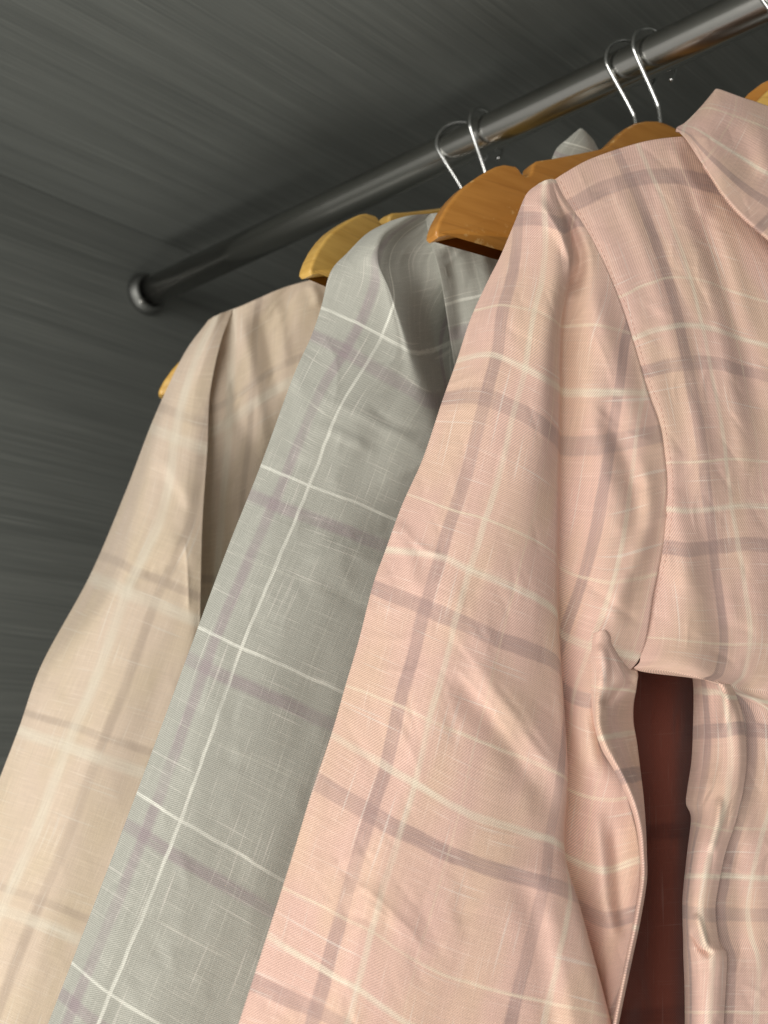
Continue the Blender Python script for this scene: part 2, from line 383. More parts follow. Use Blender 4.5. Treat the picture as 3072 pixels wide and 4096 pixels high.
def cloth(name, pl, net, vrow, refcol, period, mat, parent, creases=(), thick=0.02, back=True, amp=0.0010, seed=1, per=(18, 18), tilt=0.0, solid=0.0, uoff=0.0, crisp=1.3, urow=None):
    """net[row][col] = (px, py, offset in m towards(-)/away(+) from the shirt's hanging plane)"""
    net = np.array(net, dtype=float); nr, nc = net.shape[:2]
    A = cr_matrix(nr, (nr - 1) * per[0] + 1); B = cr_matrix(nc, (nc - 1) * per[1] + 1)
    G = np.einsum('ri,ijk,cj->rck', A, net, B)
    px, py, off = G[..., 0], G[..., 1], G[..., 2]
    Zp, D = plane_depth(pl, px, py)
    W = CAM + D * (Zp + off)[..., None]
    seg = np.linalg.norm(np.diff(W, axis=1), axis=-1)
    u = np.concatenate([np.zeros((W.shape[0], 1)), np.cumsum(seg, 1)], 1)
    ref = refcol * per[1] if refcol == int(refcol) else int(refcol * per[1])
    u = u - u[:, ref:ref + 1] + uoff
    if urow is not None: u = u + (A @ np.array(urow, dtype=float))[:, None]
    v = (A @ np.array(vrow, dtype=float))[:, None] * period + np.zeros_like(u)
    z = Zp + off - 0.024 + wrinkle(u, v, amp, seed) + crinkle(u, v, amp * crisp, seed + 50)
    for line, a, w, kind in creases:
        d, s, par = poly_dist(px, py, line)
        tp = np.clip(np.minimum(par, 1 - par) * 5, 0, 1); tp = tp * tp * (3 - 2 * tp)
        if kind == 'ridge': z = z - a * tp * np.exp(-(d / w) ** 2)
        elif kind == 'sharp': z = z - a * tp * np.exp(-d / w)
        elif kind == 'step': z = z - a * tp * s * np.exp(-d / (w * 4)) * np.tanh(d / w)
    W = CAM + D * z[..., None]
    h, w_ = px.shape
    V = W.reshape(-1, 3); U = np.stack([u, v], -1).reshape(-1, 2)
    idx = np.arange(h * w_).reshape(h, w_)
    F = [(int(idx[i, j]), int(idx[i + 1, j]), int(idx[i + 1, j + 1]), int(idx[i, j + 1])) for i in range(h - 1) for j in range(w_ - 1)]
    if back:
        s = np.linspace(0, 1, w_)[None, :]
        prof = thick * np.sin(np.pi * s) ** 0.6 + 0.0003
        zb = z + prof + (z.max(1, keepdims=True) - z) * np.sin(np.pi * s) ** 0.6 * 0.5
        Wb = CAM + D * zb[..., None]
        n0 = len(V); V = np.concatenate([V, Wb.reshape(-1, 3)])
        U = np.concatenate([U, np.stack([2 * u[:, -1:] - u, v], -1).reshape(-1, 2)])
        ib = idx + n0
        F += [(int(ib[i, j]), int(ib[i, j + 1]), int(ib[i + 1, j + 1]), int(ib[i + 1, j])) for i in range(h - 1) for j in range(w_ - 1)]
        for i in range(h - 1):
            F.append((int(idx[i, 0]), int(ib[i, 0]), int(ib[i + 1, 0]), int(idx[i + 1, 0])))
            F.append((int(idx[i, -1]), int(idx[i + 1, -1]), int(ib[i + 1, -1]), int(ib[i, -1])))
        for j in range(w_ - 1):
            F.append((int(idx[0, j]), int(idx[0, j + 1]), int(ib[0, j + 1]), int(ib[0, j])))
    o = finish(name, V, F, mat, parent, U)
    if solid:
        md = o.modifiers.new('thickness', 'SOLIDIFY'); md.thickness = solid; md.offset = 0.0
    return o
def net_of(rows, offs):
    """rows of (px, py), one offset per column or per row list"""
    out = []
    for i, r in enumerate(rows):
        of = offs[i] if isinstance(offs[0], (list, tuple)) else offs
        out.append([(p[0], p[1], q) for p, q in zip(r, of)])
    return out

# ================================================================ beige shirt
PL_B = plane_of(0.4524, 41)
beige = thing('shirt', FL + np.array([0.4524, 0, -0.06]), 0.0, 'beige check linen shirt, farthest along the rail by the end board', 'shirt', 'check shirts on the rail')
rows = [
 [(835,1279),(850,1270),(870,1260),(885,1252),(908,1246),(930,1240)],
 [(745,1400),(768,1400),(800,1396),(822,1394),(842,1388),(880,1380)],
 [(672,1545),(700,1555),(740,1566),(768,1572),(792,1575),(840,1580)],
 [(600,1710),(632,1725),(700,1752),(745,1772),(776,1785),(830,1800)],
 [(495,1985),(556,2008),(650,2048),(715,2070),(757,2085),(810,2100)],
 [(357,2307),(445,2340),(505,2372),(630,2420),(752,2470),(800,2490)],
 [(168,2655),(232,2672),(388,2702),(510,2740),(735,2800),(790,2820)],
 [(72,2922),(130,2942),(268,2985),(400,3032),(620,3110),(690,3140)],
 [(-60,3265),(0,3288),(140,3332),(285,3382),(500,3460),(570,3490)],
 [(-170,3570),(-112,3595),(5,3640),(155,3692),(370,3780),(450,3815)],
 [(-290,3880),(-232,3900),(-115,3948),(40,4010),(250,4100),(340,4140)],
 [(-400,4200),(-340,4220),(-225,4270),(-70,4330),(140,4420),(230,4460)]]
offs = [[.004,0,-.003,-.002,.002,.005]] + [[.012,.002,-.006,-.009,-.009,-.006]] * 2 + [[.030,.002,-.008,-.011,-.011,-.008]] + [[.050,.000,-.010,-.013,-.012,-.008]] * 2 + [[.020,.004,-.010,-.014,-.002,.018]] + [[.012,.002,-.010,-.012,.004,.020]] * 5
cr_b = [([(500,2310),(570,2270),(650,2225),(752,2170)], .0030, 20, 'step'), ([(560,2290),(650,2268),(700,2258),(770,2245)], -.0022, 14, 'sharp'),
        ([(620,1830),(670,1900),(710,1960),(756,2050)], .0026, 18, 'step'), ([(738,2160),(748,2260),(752,2330),(756,2460)], .0022, 12, 'sharp'),
        ([(590,1740),(570,1800),(545,1850),(520,1930)], .0018, 14, 'sharp'), ([(650,3180),(560,3350),(500,3500)], .003, 60, 'ridge')]
cloth('sleeve', PL_B, net_of(rows, offs), [-1.75,-1.5,-1.25,-1,-.5,0,.5,1,1.5,2,2.5,3], 2, P_BEIGE, FAB_BEIGE, beige, cr_b, thick=.03, seed=11, amp=.0010, crisp=0.5)
rows = [
 [(850,1268),(905,1246),(975,1219),(1110,1160),(1210,1128),(1340,1098),(1480,1070)],
 [(800,1420),(880,1392),(970,1345),(1090,1270),(1210,1220),(1340,1190),(1500,1160)],
 [(770,1600),(860,1590),(960,1530),(1080,1450),(1200,1390),(1340,1350),(1500,1320)],
 [(760,1800),(850,1790),(950,1730),(1060,1650),(1180,1590),(1320,1550),(1480,1520)],
 [(745,2090),(830,2090),(920,2060),(1020,2010),(1130,1960),(1260,1930),(1420,1900)],
 [(740,2470),(810,2480),(890,2490),(980,2480),(1080,2470),(1200,2460),(1350,2450)],
 [(700,2800),(770,2820),(840,2850),(930,2870),(1020,2880),(1130,2890),(1280,2900)],
 [(600,3110),(670,3140),(750,3170),(840,3200),(930,3220),(1040,3240),(1180,3260)],
 [(400,3700),(480,3740),(570,3780),(660,3810),(750,3840),(860,3870),(1000,3900)],
 [(250,4200),(330,4240),(420,4280),(510,4310),(600,4340),(710,4370),(850,4400)]]
offs = [[.010,.006,.002,.000,.002,.006,.010]] + [[.012,.012,.004,.010,.006,.010,.010]] + [[.004,.006,.008,.012,.014,.014,.014]] + [[.004,.010,.014,.018,.020,.022,.024]] + [[.006,.020,.036,.052,.068,.085,.10]] * 2 + [[.020,.036,.05,.066,.08,.095,.11]] * 4
cr_bb = [([(960,1240),(1000,1420),(1040,1620),(1060,1850)], 0.0028, 30, 'ridge'), ([(1040,1230),(1080,1420),(1120,1620)], -0.0022, 28, 'ridge'),
         ([(1110,1190),(1130,1330),(1150,1500)], 0.0022, 26, 'ridge'), ([(1240,1130),(1265,1180),(1275,1230)], 0.0033, 22, 'ridge'),
         ([(900,1330),(920,1500),(960,1700),(1000,1800)], -0.0022, 34, 'ridge'), ([(830,2010),(930,2050),(1000,2060)], 0.0017, 24, 'ridge')]
cloth('body', PL_B, net_of(rows, offs), [-1.8,-1.5,-1.2,-.9,-.45,.1,.6,1.1,2,2.7], 2, P_BEIGE, FAB_BEIGE, beige, cr_bb, thick=.05, seed=12, amp=.0014, uoff=.01, crisp=0.5)

# ================================================================ grey shirt
PL_G = plane_of(0.6240, 27)
grey = thing('shirt', FL + np.array([0.6240, 0, -0.06]), 0.0, 'grey check linen shirt with white lines, hanging between the beige and pink shirts', 'shirt', 'check shirts on the rail')
rows = [
 [(1560,884),(1585,876),(1615,867),(1645,861),(1672,858),(1700,856),(1735,853)],
 [(1470,932),(1490,930),(1515,930),(1535,935),(1555,945),(1640,935),(1745,915)],
 [(1390,1010),(1430,1015),(1475,1022),(1505,1035),(1532,1050),(1640,1030),(1765,1010)],
 [(1322,1088),(1425,1125),(1515,1150),(1552,1165),(1585,1185),(1690,1165),(1800,1130)],
 [(1284,1230),(1425,1290),(1527,1344),(1600,1383),(1660,1412),(1760,1390),(1850,1330)],
 [(1243,1350),(1362,1408),(1460,1466),(1580,1535),(1728,1620),(1830,1600),(1900,1500)],
 [(1172,1508),(1272,1588),(1352,1645),(1500,1720),(1762,1830),(1880,1800),(1960,1700)],
 [(1042,1862),(1148,1905),(1237,1943),(1400,2000),(1590,2080),(1800,2130),(2000,2120)],
 [(915,2180),(1000,2222),(1105,2260),(1290,2330),(1560,2430),(1760,2490),(1950,2500)],
 [(792,2508),(878,2550),(966,2592),(1150,2670),(1420,2790),(1620,2860),(1800,2900)],
 [(668,2845),(752,2890),(846,2935),(1050,3030),(1330,3160),(1500,3230),(1700,3280)],
 [(546,3172),(630,3222),(722,3281),(920,3395),(1200,3560),(1400,3640),(1560,3680)],
 [(416,3515),(494,3566),(585,3630),(800,3750),(1080,3900),(1280,3990),(1440,4030)],
 [(286,3852),(352,3908),(440,3977),(640,4100),(920,4270),(1100,4350),(1300,4400)],
 [(160,4180),(225,4235),(312,4300),(520,4440),(800,4610),(1000,4690),(1150,4730)],
 [(30,4530),(95,4580),(185,4640),(390,4780),(670,4950),(870,5030),(1020,5070)]]
ob = [.010,-.003,-.008,-.010,-.004,.010,.020]
offs = [[.006,0,-.003,-.003,-.001,.002,.006], [.010,.002,-.006,-.008,-.004,.010,.012], [.014,.002,-.008,-.013,-.010,.011,.011], [.014,.000,-.010,-.015,-.012,.013,.013]] + \
       [[.014,-.002,-.010,-.016,-.013,.036,.056]] * 3 + [[.014,-.002,-.009,-.012,-.006,.010,.024]] * 2 + [ob] * 7
cr_g = [([(1230,1690),(1350,1735),(1430,1770),(1530,1830)], .0018, 13, 'sharp'), ([(1460,1610),(1560,1690),(1640,1720),(1760,1740)], -.0020, 13, 'sharp'), ([(1500,1930),(1620,1890),(1690,1860),(1790,1800)], .0020, 13, 'sharp'),
        ([(1400,2215),(1500,2255),(1560,2290),(1660,2350)], .0018, 13, 'sharp'), ([(1290,1330),(1340,1430),(1350,1500),(1340,1600)], .0014, 14, 'sharp'), ([(1080,2050),(1180,2080),(1280,2090),(1380,2080)], -.0012, 14, 'sharp'),
        ([(1192,1500),(1188,1620),(1180,1760),(1150,1860)], .0030, 16, 'step'), ([(1300,2150),(1400,2155),(1500,2140),(1600,2110)], -.0030, 14, 'sharp'), ([(1200,2250),(1330,2215),(1450,2175),(1600,2125)], .0024, 20, 'sharp'),
        ([(1250,1860),(1130,1950),(1000,2080),(940,2200)], .0012, 22, 'sharp'), ([(1400,1820),(1530,1775),(1700,1740),(1850,1720)], -.0018, 22, 'sharp'), ([(1230,1560),(1400,1640),(1600,1740),(1760,1850)], .0014, 26, 'sharp'),
        ([(1250,2300),(1350,2360),(1450,2430),(1560,2520)], -.0012, 24, 'sharp')]
cloth('sleeve', PL_G, net_of(rows, offs), [-.75,-.6,-.42,-.24,0,.2,.47,1,1.5,2,2.5,3,3.5,4,4.5,5], 2, P_GREY, FAB_GREY, grey, cr_g, thick=.03, seed=21, amp=.0011, crisp=0.75, urow=[-.034,-.030,-.024,-.014] + [0] * 12)
rows = [
 [(1700,858),(1760,850),(1850,842),(2000,800),(2150,720),(2290,640),(2420,600)],
 [(1720,960),(1790,945),(1880,930),(2030,880),(2190,800),(2330,720),(2480,670)],
 [(1760,1100),(1830,1080),(1930,1060),(2080,1000),(2240,920),(2390,850),(2540,800)],
 [(1800,1350),(1880,1330),(1980,1300),(2130,1250),(2290,1180),(2440,1120),(2590,1080)],
 [(1840,1650),(1920,1640),(2020,1620),(2170,1580),(2330,1520),(2480,1470),(2630,1430)],
 [(1880,2200),(1960,2200),(2060,2190),(2210,2160),(2370,2110),(2520,2070),(2670,2040)],
 [(1900,3000),(1980,3000),(2080,2990),(2230,2960),(2390,2920),(2540,2880),(2690,2850)],
 [(1900,4300),(1980,4300),(2080,4290),(2230,4260),(2390,4220),(2540,4180),(2690,4150)]]
offs = [[.006,.004,.002,0,.002,.004,.006]] + [[.008,.004,.006,.002,.004,.002,.002]] + [[.008,.007,.007,.006,.006,.006,.006]] + [[.012,.011,.011,.010,.010,.010,.010]] + [[.040,.052,.068,.080,.094,.105,.115]] * 4
cr_gb = [([(1790,960),(1830,1150),(1850,1400)], -.006, 36, 'ridge'), ([(1930,930),(1950,1100),(1960,1300)], .006, 36, 'ridge'), ([(1950,860),(1990,900),(2010,1050)], .004, 22, 'ridge')]
cloth('body', PL_G, net_of(rows, offs), [-.75,-.55,-.2,.2,.65,1.5,2.7,4.6], 1, P_GREY, FAB_GREY, grey, cr_gb, thick=.05, seed=22, amp=.0016, uoff=.03)
rows = [
 [(2318,514),(2328,515),(2345,528),(2375,560)],
 [(2270,555),(2295,560),(2350,580),(2400,610)],
 [(2228,592),(2265,605),(2340,620),(2410,640)],
 [(2205,640),(2245,660),(2330,670),(2410,680)]]
cloth('collar', PL_G, net_of(rows, [[-.004,-.006,-.004,.004]] + [[-.006,-.010,-.010,.0]] * 3), [-1.2,-1.05,-.9,-.7], 1, P_GREY, FAB_GREY, grey, (), thick=.004, seed=23, amp=.0004, uoff=.04)

# ================================================================ pink shirt
PL_P = plane_of(0.7700, 31)
pink = thing('shirt', FL + np.array([0.7700, 0, -0.06]), 0.0, 'pink check linen shirt with a turned collar, nearest to the camera', 'shirt', 'check shirts on the rail')
# columns: fold edge, mauve stripe, white stripe, swell, lip of the valley, valley floor, swell, right edge
rows = [
 [(2157,732),(2166,728),(2178,722),(2188,719),(2197,717),(2206,716),(2214,717),(2223,720)],
 [(2104,779),(2140,782),(2175,788),(2200,790),(2218,790),(2228,790),(2242,788),(2262,786)],
 [(2058,890),(2120,885),(2180,890),(2225,900),(2255,915),(2275,905),(2300,890),(2328,890)],
 [(2002,1023),(2090,1008),(2180,1015),(2235,1035),(2275,1065),(2295,1045),(2345,1015),(2395,1012)],
 [(1948,1130),(2060,1115),(2165,1130),(2220,1160),(2252,1190),(2275,1195),(2370,1170),(2468,1176)],
 [(1882,1275),(1995,1250),(2130,1275),(2200,1305),(2238,1335),(2262,1340),(2390,1340),(2535,1372)],
 [(1826,1444),(1960,1418),(2100,1473),(2180,1515),(2232,1550),(2262,1570),(2410,1570),(2592,1570)],
 [(1768,1605),(1915,1595),(2055,1650),(2165,1710),(2228,1770),(2260,1800),(2430,1790),(2648,1745)],
 [(1692,1832),(1862,1880),(1990,1925),(2120,1985),(2222,2050),(2256,2100),(2440,2120),(2670,2060)],
 [(1608,2020),(1790,2080),(1928,2120),(2080,2180),(2216,2260),(2252,2330),(2430,2390),(2614,2370)],
 [(1542,2200),(1754,2224),(1880,2280),(2050,2345),(2216,2440),(2252,2540),(2420,2600),(2560,2630)],
 [(1490,2345),(1695,2425),(1822,2480),(2010,2560),(2224,2650),(2258,2760),(2350,2800),(2415,2790)],
 [(1437,2555),(1648,2650),(1768,2705),(1970,2770),(2238,2880),(2266,2960),(2360,3010),(2440,3020)],
 [(1384,2735),(1608,2820),(1718,2875),(1930,2960),(2242,3090),(2275,3150),(2400,3190),(2510,3185)],
 [(1325,2938),(1560,3075),(1660,3135),(1890,3262),(2224,3370),(2268,3430),(2410,3480),(2564,3440)],
 [(1248,3165),(1478,3300),(1592,3362),(1865,3482),(2283,3605),(2318,3660),(2420,3720),(2534,3695)],
 [(1180,3390),(1425,3510),(1528,3570),(1832,3712),(2345,3850),(2365,3880),(2430,3900),(2500,3875)],
 [(1125,3565),(1375,3690),(1482,3745),(1800,3930),(2397,4075),(2412,4085),(2435,4090),(2457,4090)],
 [(1068,3742),(1325,3900),(1428,3955),(1760,4150),(2440,4290),(2450,4300),(2458,4305),(2465,4310)],
 [(985,4000),(1270,4110),(1372,4165),(1715,4350),(2480,4500),(2488,4505),(2495,4510),(2502,4515)],
 [(905,4250),(1200,4350),(1310,4400),(1660,4560),(2520,4710),(2528,4715),(2535,4720),(2542,4725)],
 [(820,4520),(1110,4620),(1220,4670),(1590,4810),(2560,4940),(2568,4945),(2575,4950),(2582,4955)]]
offs = [[.006,.002,-.001,-.002,-.001,.000,.001,.002], [.010,.002,-.003,-.004,-.002,.000,.000,.004], [.012,.001,-.006,-.008,-.006,.002,.000,.0008], [.013,0,-.008,-.010,-.004,.008,.000,.0008],
        [.014,-.001,-.009,-.010,.000,.012,-.001,.0008], [.015,-.002,-.010,-.010,.004,.016,-.002,.0008]] + \
       [[.015,-.002,-.010,-.011,.004,.018,-.002,.0008]] * 4 + [[.015,-.002,-.010,-.012,.001,.020,.000,.004]] * 3 + [[.015,-.002,-.010,-.012,-.002,.024,.010,.006]] * 2 + \
       [[.015,-.002,-.010,-.012,-.006,.026,.014,.010]] * 7
cr_p = [([(2360,1620),(2470,1715),(2540,1750),(2640,1765)], .0018, 14, 'sharp'), ([(2400,1860),(2520,1930),(2590,1950),(2680,1965)], -.0020, 13, 'sharp'), ([(2440,2130),(2540,2090),(2610,2070),(2690,2055)], .0020, 14, 'sharp'),
        ([(2280,2280),(2390,2370),(2480,2440),(2580,2500)], -.0020, 14, 'sharp'), ([(1800,2640),(1960,2820),(2080,2990),(2190,3180)], .0018, 16, 'sharp'), ([(1960,2700),(2080,2850),(2140,2950),(2220,3060)], -.0016, 14, 'sharp'), ([(1590,2080),(1650,2160),(1700,2200),(1790,2230)], .0016, 14, 'sharp'),
        ([(1380,3500),(1520,3600),(1640,3720),(1720,3840)], .0010, 18, 'sharp'), ([(2290,1240),(2370,1330),(2420,1430),(2460,1560)], .0014, 14, 'sharp'),
        ([(2150,780),(2174,830),(2245,936),(2293,1045),(2284,1085),(2270,1120)], 0.0062, 22, 'ridge'), ([(2250,840),(2285,910),(2325,1010),(2320,1090),(2290,1200)], -0.0055, 26, 'ridge'),
        ([(2400,1560),(2440,1690),(2490,1800),(2545,1950),(2560,2060),(2520,2200)], -0.0055, 40, 'ridge'), ([(2560,1800),(2585,1960),(2585,2090),(2550,2230),(2480,2370),(2420,2520)], 0.0059, 44, 'ridge'),
        ([(2340,1100),(2400,1280),(2480,1480),(2560,1720),(2600,1850)], 0.0031, 50, 'ridge'), ([(2310,1350),(2330,1500),(2370,1750),(2440,1960),(2450,2150)], 0.0035, 60, 'ridge'),
        ([(1550,2060),(1580,2120),(1630,2220),(1680,2400)], 0.0017, 34, 'ridge'), ([(1800,2650),(1900,2800),(2020,2940),(2150,3120),(2210,3250),(2240,3330)], -0.0039, 60, 'ridge'), ([(1860,2600),(1960,2740),(2080,2880),(2200,3060),(2240,3150)], 0.0035, 60, 'ridge'),
        ([(2050,3450),(2100,3560),(2170,3700),(2210,3900),(2230,4096),(2240,4300)], -0.0039, 56, 'ridge'), ([(2150,3560),(2200,3700),(2230,3850),(2270,4050),(2300,4250)], 0.0039, 46, 'ridge'),
        ([(1700,2250),(1760,2350),(1840,2420),(1930,2560),(1980,2700)], 0.0016, 70, 'ridge'), ([(2380,3200),(2390,3330),(2410,3480),(2420,3600),(2450,3700),(2470,3800)], 0.0047, 36, 'ridge'), ([(2450,3280),(2460,3380),(2470,3500),(2480,3640),(2480,3760)], -0.0039, 30, 'ridge')]
cloth('sleeve', PL_P, net_of(rows, offs), [-1.0,-.92,-.78,-.6,-.42,-.22,0,.22,.52,.8,1,1.2,1.5,1.73,2,2.25,2.52,2.76,3,3.28,3.55,3.85], 2, P_PINK, FAB_PINK, pink, cr_p, thick=.035, seed=31, amp=.0010, crisp=0.9)
# body front
def rim_row(x, y, dx, yr):
    return [(x, y), (x + 12, y + 1), (x + 32, y + 2), (x + 90, y + 3), (x + 200, yr), (x + 330, yr), (x + 560, yr)]
rows = [
 [(2222,720),(2262,690),(2352,640),(2482,593),(2620,558),(2790,545),(3000,560)],
 [(2268,790),(2305,768),(2395,718),(2525,678),(2660,660),(2815,680),(3050,730)],
 [(2332,893),(2372,872),(2455,832),(2580,795),(2712,792),(2855,830),(3100,900)],
 [(2400,1015),(2438,996),(2520,960),(2635,930),(2762,938),(2900,985),(3150,1050)],
 [(2472,1178),(2508,1160),(2585,1125),(2692,1095),(2812,1110),(2950,1160),(3200,1220)],
 [(2540,1378),(2576,1362),(2648,1340),(2750,1325),(2862,1340),(2992,1385),(3250,1430)],
 [(2596,1560),(2630,1555),(2700,1540),(2790,1530),(2895,1530),(3022,1560),(3280,1600)],
 [(2650,1748),(2678,1748),(2740,1742),(2828,1735),(2932,1735),(3058,1755),(3310,1790)],
 [(2676,1978),(2698,1982),(2755,1985),(2855,1978),(2968,1965),(3095,1972),(3335,2000)],
 [(2642,2252),(2688,2262),(2768,2270),(2882,2256),(3000,2250),(3130,2258),(3360,2290)],
 [(2592,2502),(2682,2516),(2795,2528),(2918,2530),(3040,2530),(3170,2538),(3390,2556)],
 [(2560,2640),(2650,2640),(2785,2660),(2900,2690),(3050,2690),(3185,2700),(3410,2712)],
 [(2558,2684),(2640,2680),(2775,2704),(2862,2730),(3040,2765),(3190,2770),(3420,2780)],
 [(2872,2735),(2882,2740),(2900,2748),(2950,2775),(3075,2815),(3200,2820),(3430,2830)],
 rim_row(2930,2850,0,2870), rim_row(2944,2960,0,2975), rim_row(2940,3090,0,3100), rim_row(2902,3250,0,3260), rim_row(2862,3390,0,3400), rim_row(2834,3520,0,3530),
 rim_row(2818,3620,0,3630), rim_row(2832,3740,0,3745), rim_row(2858,3815,0,3820), rim_row(2862,3900,0,3905), rim_row(2852,4060,0,4065), rim_row(2842,4300,0,4305), rim_row(2835,4600,0,4605)]
offs = [[.002,0,-.002,-.002,-.001,.002,.004]] + [[.0012,-.0012,-.003,-.004,.000,.004,.006]] * 2 + [[.0012,-.0012,-.002,-.004,.002,.006,.008]] * 3 + [[.0012,-.0012,-.001,-.004,.002,.006,.008]] * 3 + \
       [[.006,-.002,-.004,.004,.002,.006,.008]] * 2 + [[.004,-.004,-.008,.000,.002,.004,.006]] + [[.006,-.001,-.005,-.002,.003,.004,.006]] + [[.004,-.002,-.004,.000,.003,.004,.006]] + [[.000,.000,.002,.003,.004,.004,.006]] * 13
cr_pb = [([(2640,620),(2760,900),(2880,1250),(2960,1700),(3010,2000)], 0.0040, 43, 'ridge'), ([(2700,700),(2840,1000),(2970,1400),(3060,1750)], -0.0043, 52, 'ridge'),
         ([(2520,640),(2640,950),(2740,1250),(2800,1500),(2840,1760),(2880,2100),(2920,2500)], -0.0038, 41, 'ridge'), ([(2440,680),(2560,960),(2660,1260),(2730,1560)], 0.0018, 39, 'ridge'),
         ([(2760,1500),(2830,1800),(2870,2100),(2920,2400),(2960,2600)], 0.0031, 39, 'ridge'), ([(2700,1950),(2740,2150),(2750,2400)], 0.0028, 50, 'ridge'),
         ([(2690,560),(2720,640),(2790,760),(2830,900)], 0.0031, 29, 'ridge'), ([(2840,820),(2930,1060),(3010,1400)], 0.0025, 39, 'ridge'),
         ([(2960,2650),(3010,2850),(3030,3100),(3010,3400)], -0.0025, 46, 'ridge'), ([(3000,3100),(3020,3400),(3040,3700),(3030,4000)], 0.0018, 52, 'ridge'), ([(2930,3300),(2950,3600),(2960,3900)], -0.0018, 46, 'ridge')]
for i, r in enumerate(rows[:11]): r[0] = (r[0][0] - (6 if i == 0 else 16), r[0][1] + (4 if i else 0))   # tucked under the sleeve at the armhole
offs[1:10] = [[.0030] + list(o[1:]) for o in offs[1:10]]
far = {0: ((3480, 480), (4200, 880)), 1: ((3530, 660), (4260, 960)), 2: ((3580, 860), (4300, 1060)), 3: ((3630, 1030), (4330, 1180))}
for i, r in enumerate(rows):                                       # on to the far shoulder
    x5, y5 = r[6]
    r += list(far.get(i, ((x5 + 480, y5), (x5 + 1120, y5 + 60))))
offs = [list(o) + [o[-1] + .002, o[-1] + .006] for o in offs]
vb = [(r[3][1] - 1300) / 735 for r in rows]
body = cloth('body', PL_P, net_of(rows, offs), vb, 3, P_PINK, FAB_PINK, pink, cr_pb, thick=.05, back=True, seed=32, amp=.0012, uoff=-.014, crisp=0.8)
# folded edge of the body beside the gap
rows = [
 [(2770,2690),(2810,2700),(2850,2715),(2885,2735)],
 [(2776,2760),(2820,2765),(2875,2770),(2912,2790)],
 [(2774,2900),(2830,2895),(2900,2890),(2940,2885)],
 [(2768,3040),(2820,3040),(2900,3035),(2950,3030)],
 [(2752,3150),(2810,3150),(2885,3150),(2938,3150)],
 [(2746,3212),(2800,3212),(2870,3215),(2922,3222)],
 [(2766,3272),(2800,3275),(2850,3290),(2902,3300)],
 [(2752,3400),(2785,3400),(2825,3400),(2866,3405)],
 [(2736,3550),(2765,3550),(2800,3550),(2836,3550)],
 [(2732,3630),(2760,3635),(2795,3640),(2826,3645)],
 [(2735,3760),(2765,3765),(2810,3770),(2842,3775)],
 [(2736,3830),(2770,3830),(2830,3820),(2870,3815)],
 [(2740,3940),(2775,3940),(2825,3935),(2868,3930)],
 [(2742,4100),(2775,4100),(2820,4100),(2858,4100)],
 [(2744,4400),(2775,4400),(2815,4400),(2848,4400)]]
offs = [[.045,.020,.004,-.001]] * 2 + [[.045,.020,.001,-.003]] * 2 + [[.040,.014,-.002,-.003]] * 3 + [[.036,.006,-.004,-.003]] * 8
rows = [r + [(r[3][0] + 34, r[3][1] + 2)] for r in rows]; offs = [list(o[:3]) + [-.0045, -.0002] for o in offs]
cr_r = [([(2900,2760),(2905,2850),(2890,2950)], .004, 20, 'ridge'), ([(2880,3180),(2870,3300),(2840,3420)], .003, 16, 'ridge'), ([(2760,3720),(2800,3790),(2850,3830)], -.004, 14, 'ridge'), ([(2780,3650),(2810,3740),(2830,3800)], .003, 14, 'ridge')]
cloth('side_fold', PL_P, net_of(rows, offs), [(r[2][1] - 1300) / 735 for r in rows], 3, P_PINK, FAB_PINK, pink, cr_r, thick=.004, back=False, seed=33, amp=.0008, solid=.0010, uoff=.004)
# twisted underarm fold of the sleeve
rows = [
 [(2376,2534),(2398,2524),(2420,2520),(2440,2545)],
 [(2370,2580),(2400,2572),(2440,2575),(2490,2615)],
 [(2367,2650),(2405,2650),(2470,2660),(2545,2680)],
 [(2367,2720),(2410,2725),(2480,2730),(2545,2740)],
 [(2368,2800),(2400,2810),(2460,2815),(2532,2818)],
 [(2380,2905),(2400,2900),(2460,2895),(2532,2890)],
 [(2412,3000),(2432,2992),(2490,2980),(2545,2970)],
 [(2466,3092),(2484,3086),(2520,3080),(2558,3075)],
 [(2520,3210),(2534,3206),(2552,3202),(2572,3198)],
 [(2550,3318),(2558,3316),(2568,3314),(2580,3312)],
 [(2562,3420),(2568,3419),(2576,3418),(2584,3417)],
 [(2564,3520),(2570,3520),(2576,3520),(2584,3520)],
 [(2540,3668),(2546,3669),(2552,3670),(2560,3672)],
 [(2508,3820),(2514,3821),(2520,3822),(2528,3824)],
 [(2484,3942),(2489,3943),(2494,3944),(2502,3946)],
 [(2452,4100),(2458,4101),(2463,4102),(2470,4104)],
 [(2420,4300),(2426,4301),(2431,4302),(2438,4304)]]
offs = [[.001,-.004,-.004,.002]] * 2 + [[.000,-.006,-.004,.008]] * 2 + [[.000,-.008,.004,.020]] + [[.000,-.009,.006,.022]] * 3 + [[.002,-.006,.000,.012]] + [[.004,-.004,-.004,.004]] * 8
cr_u = [([(2440,2540),(2500,2640),(2545,2690)], -.006, 16, 'ridge'), ([(2545,2700),(2470,2760),(2400,2830)], -.005, 20, 'ridge'), ([(2400,2570),(2420,2660),(2400,2760)], .003, 22, 'ridge')]
cloth('underarm_fold', PL_P, net_of(rows, offs), [(r[1][1] - 2190) / 760 + 1 for r in rows], 1, P_PINK, FAB_PINK, pink, cr_u, back=False, seed=34, amp=.0006, solid=.0010, uoff=.012)
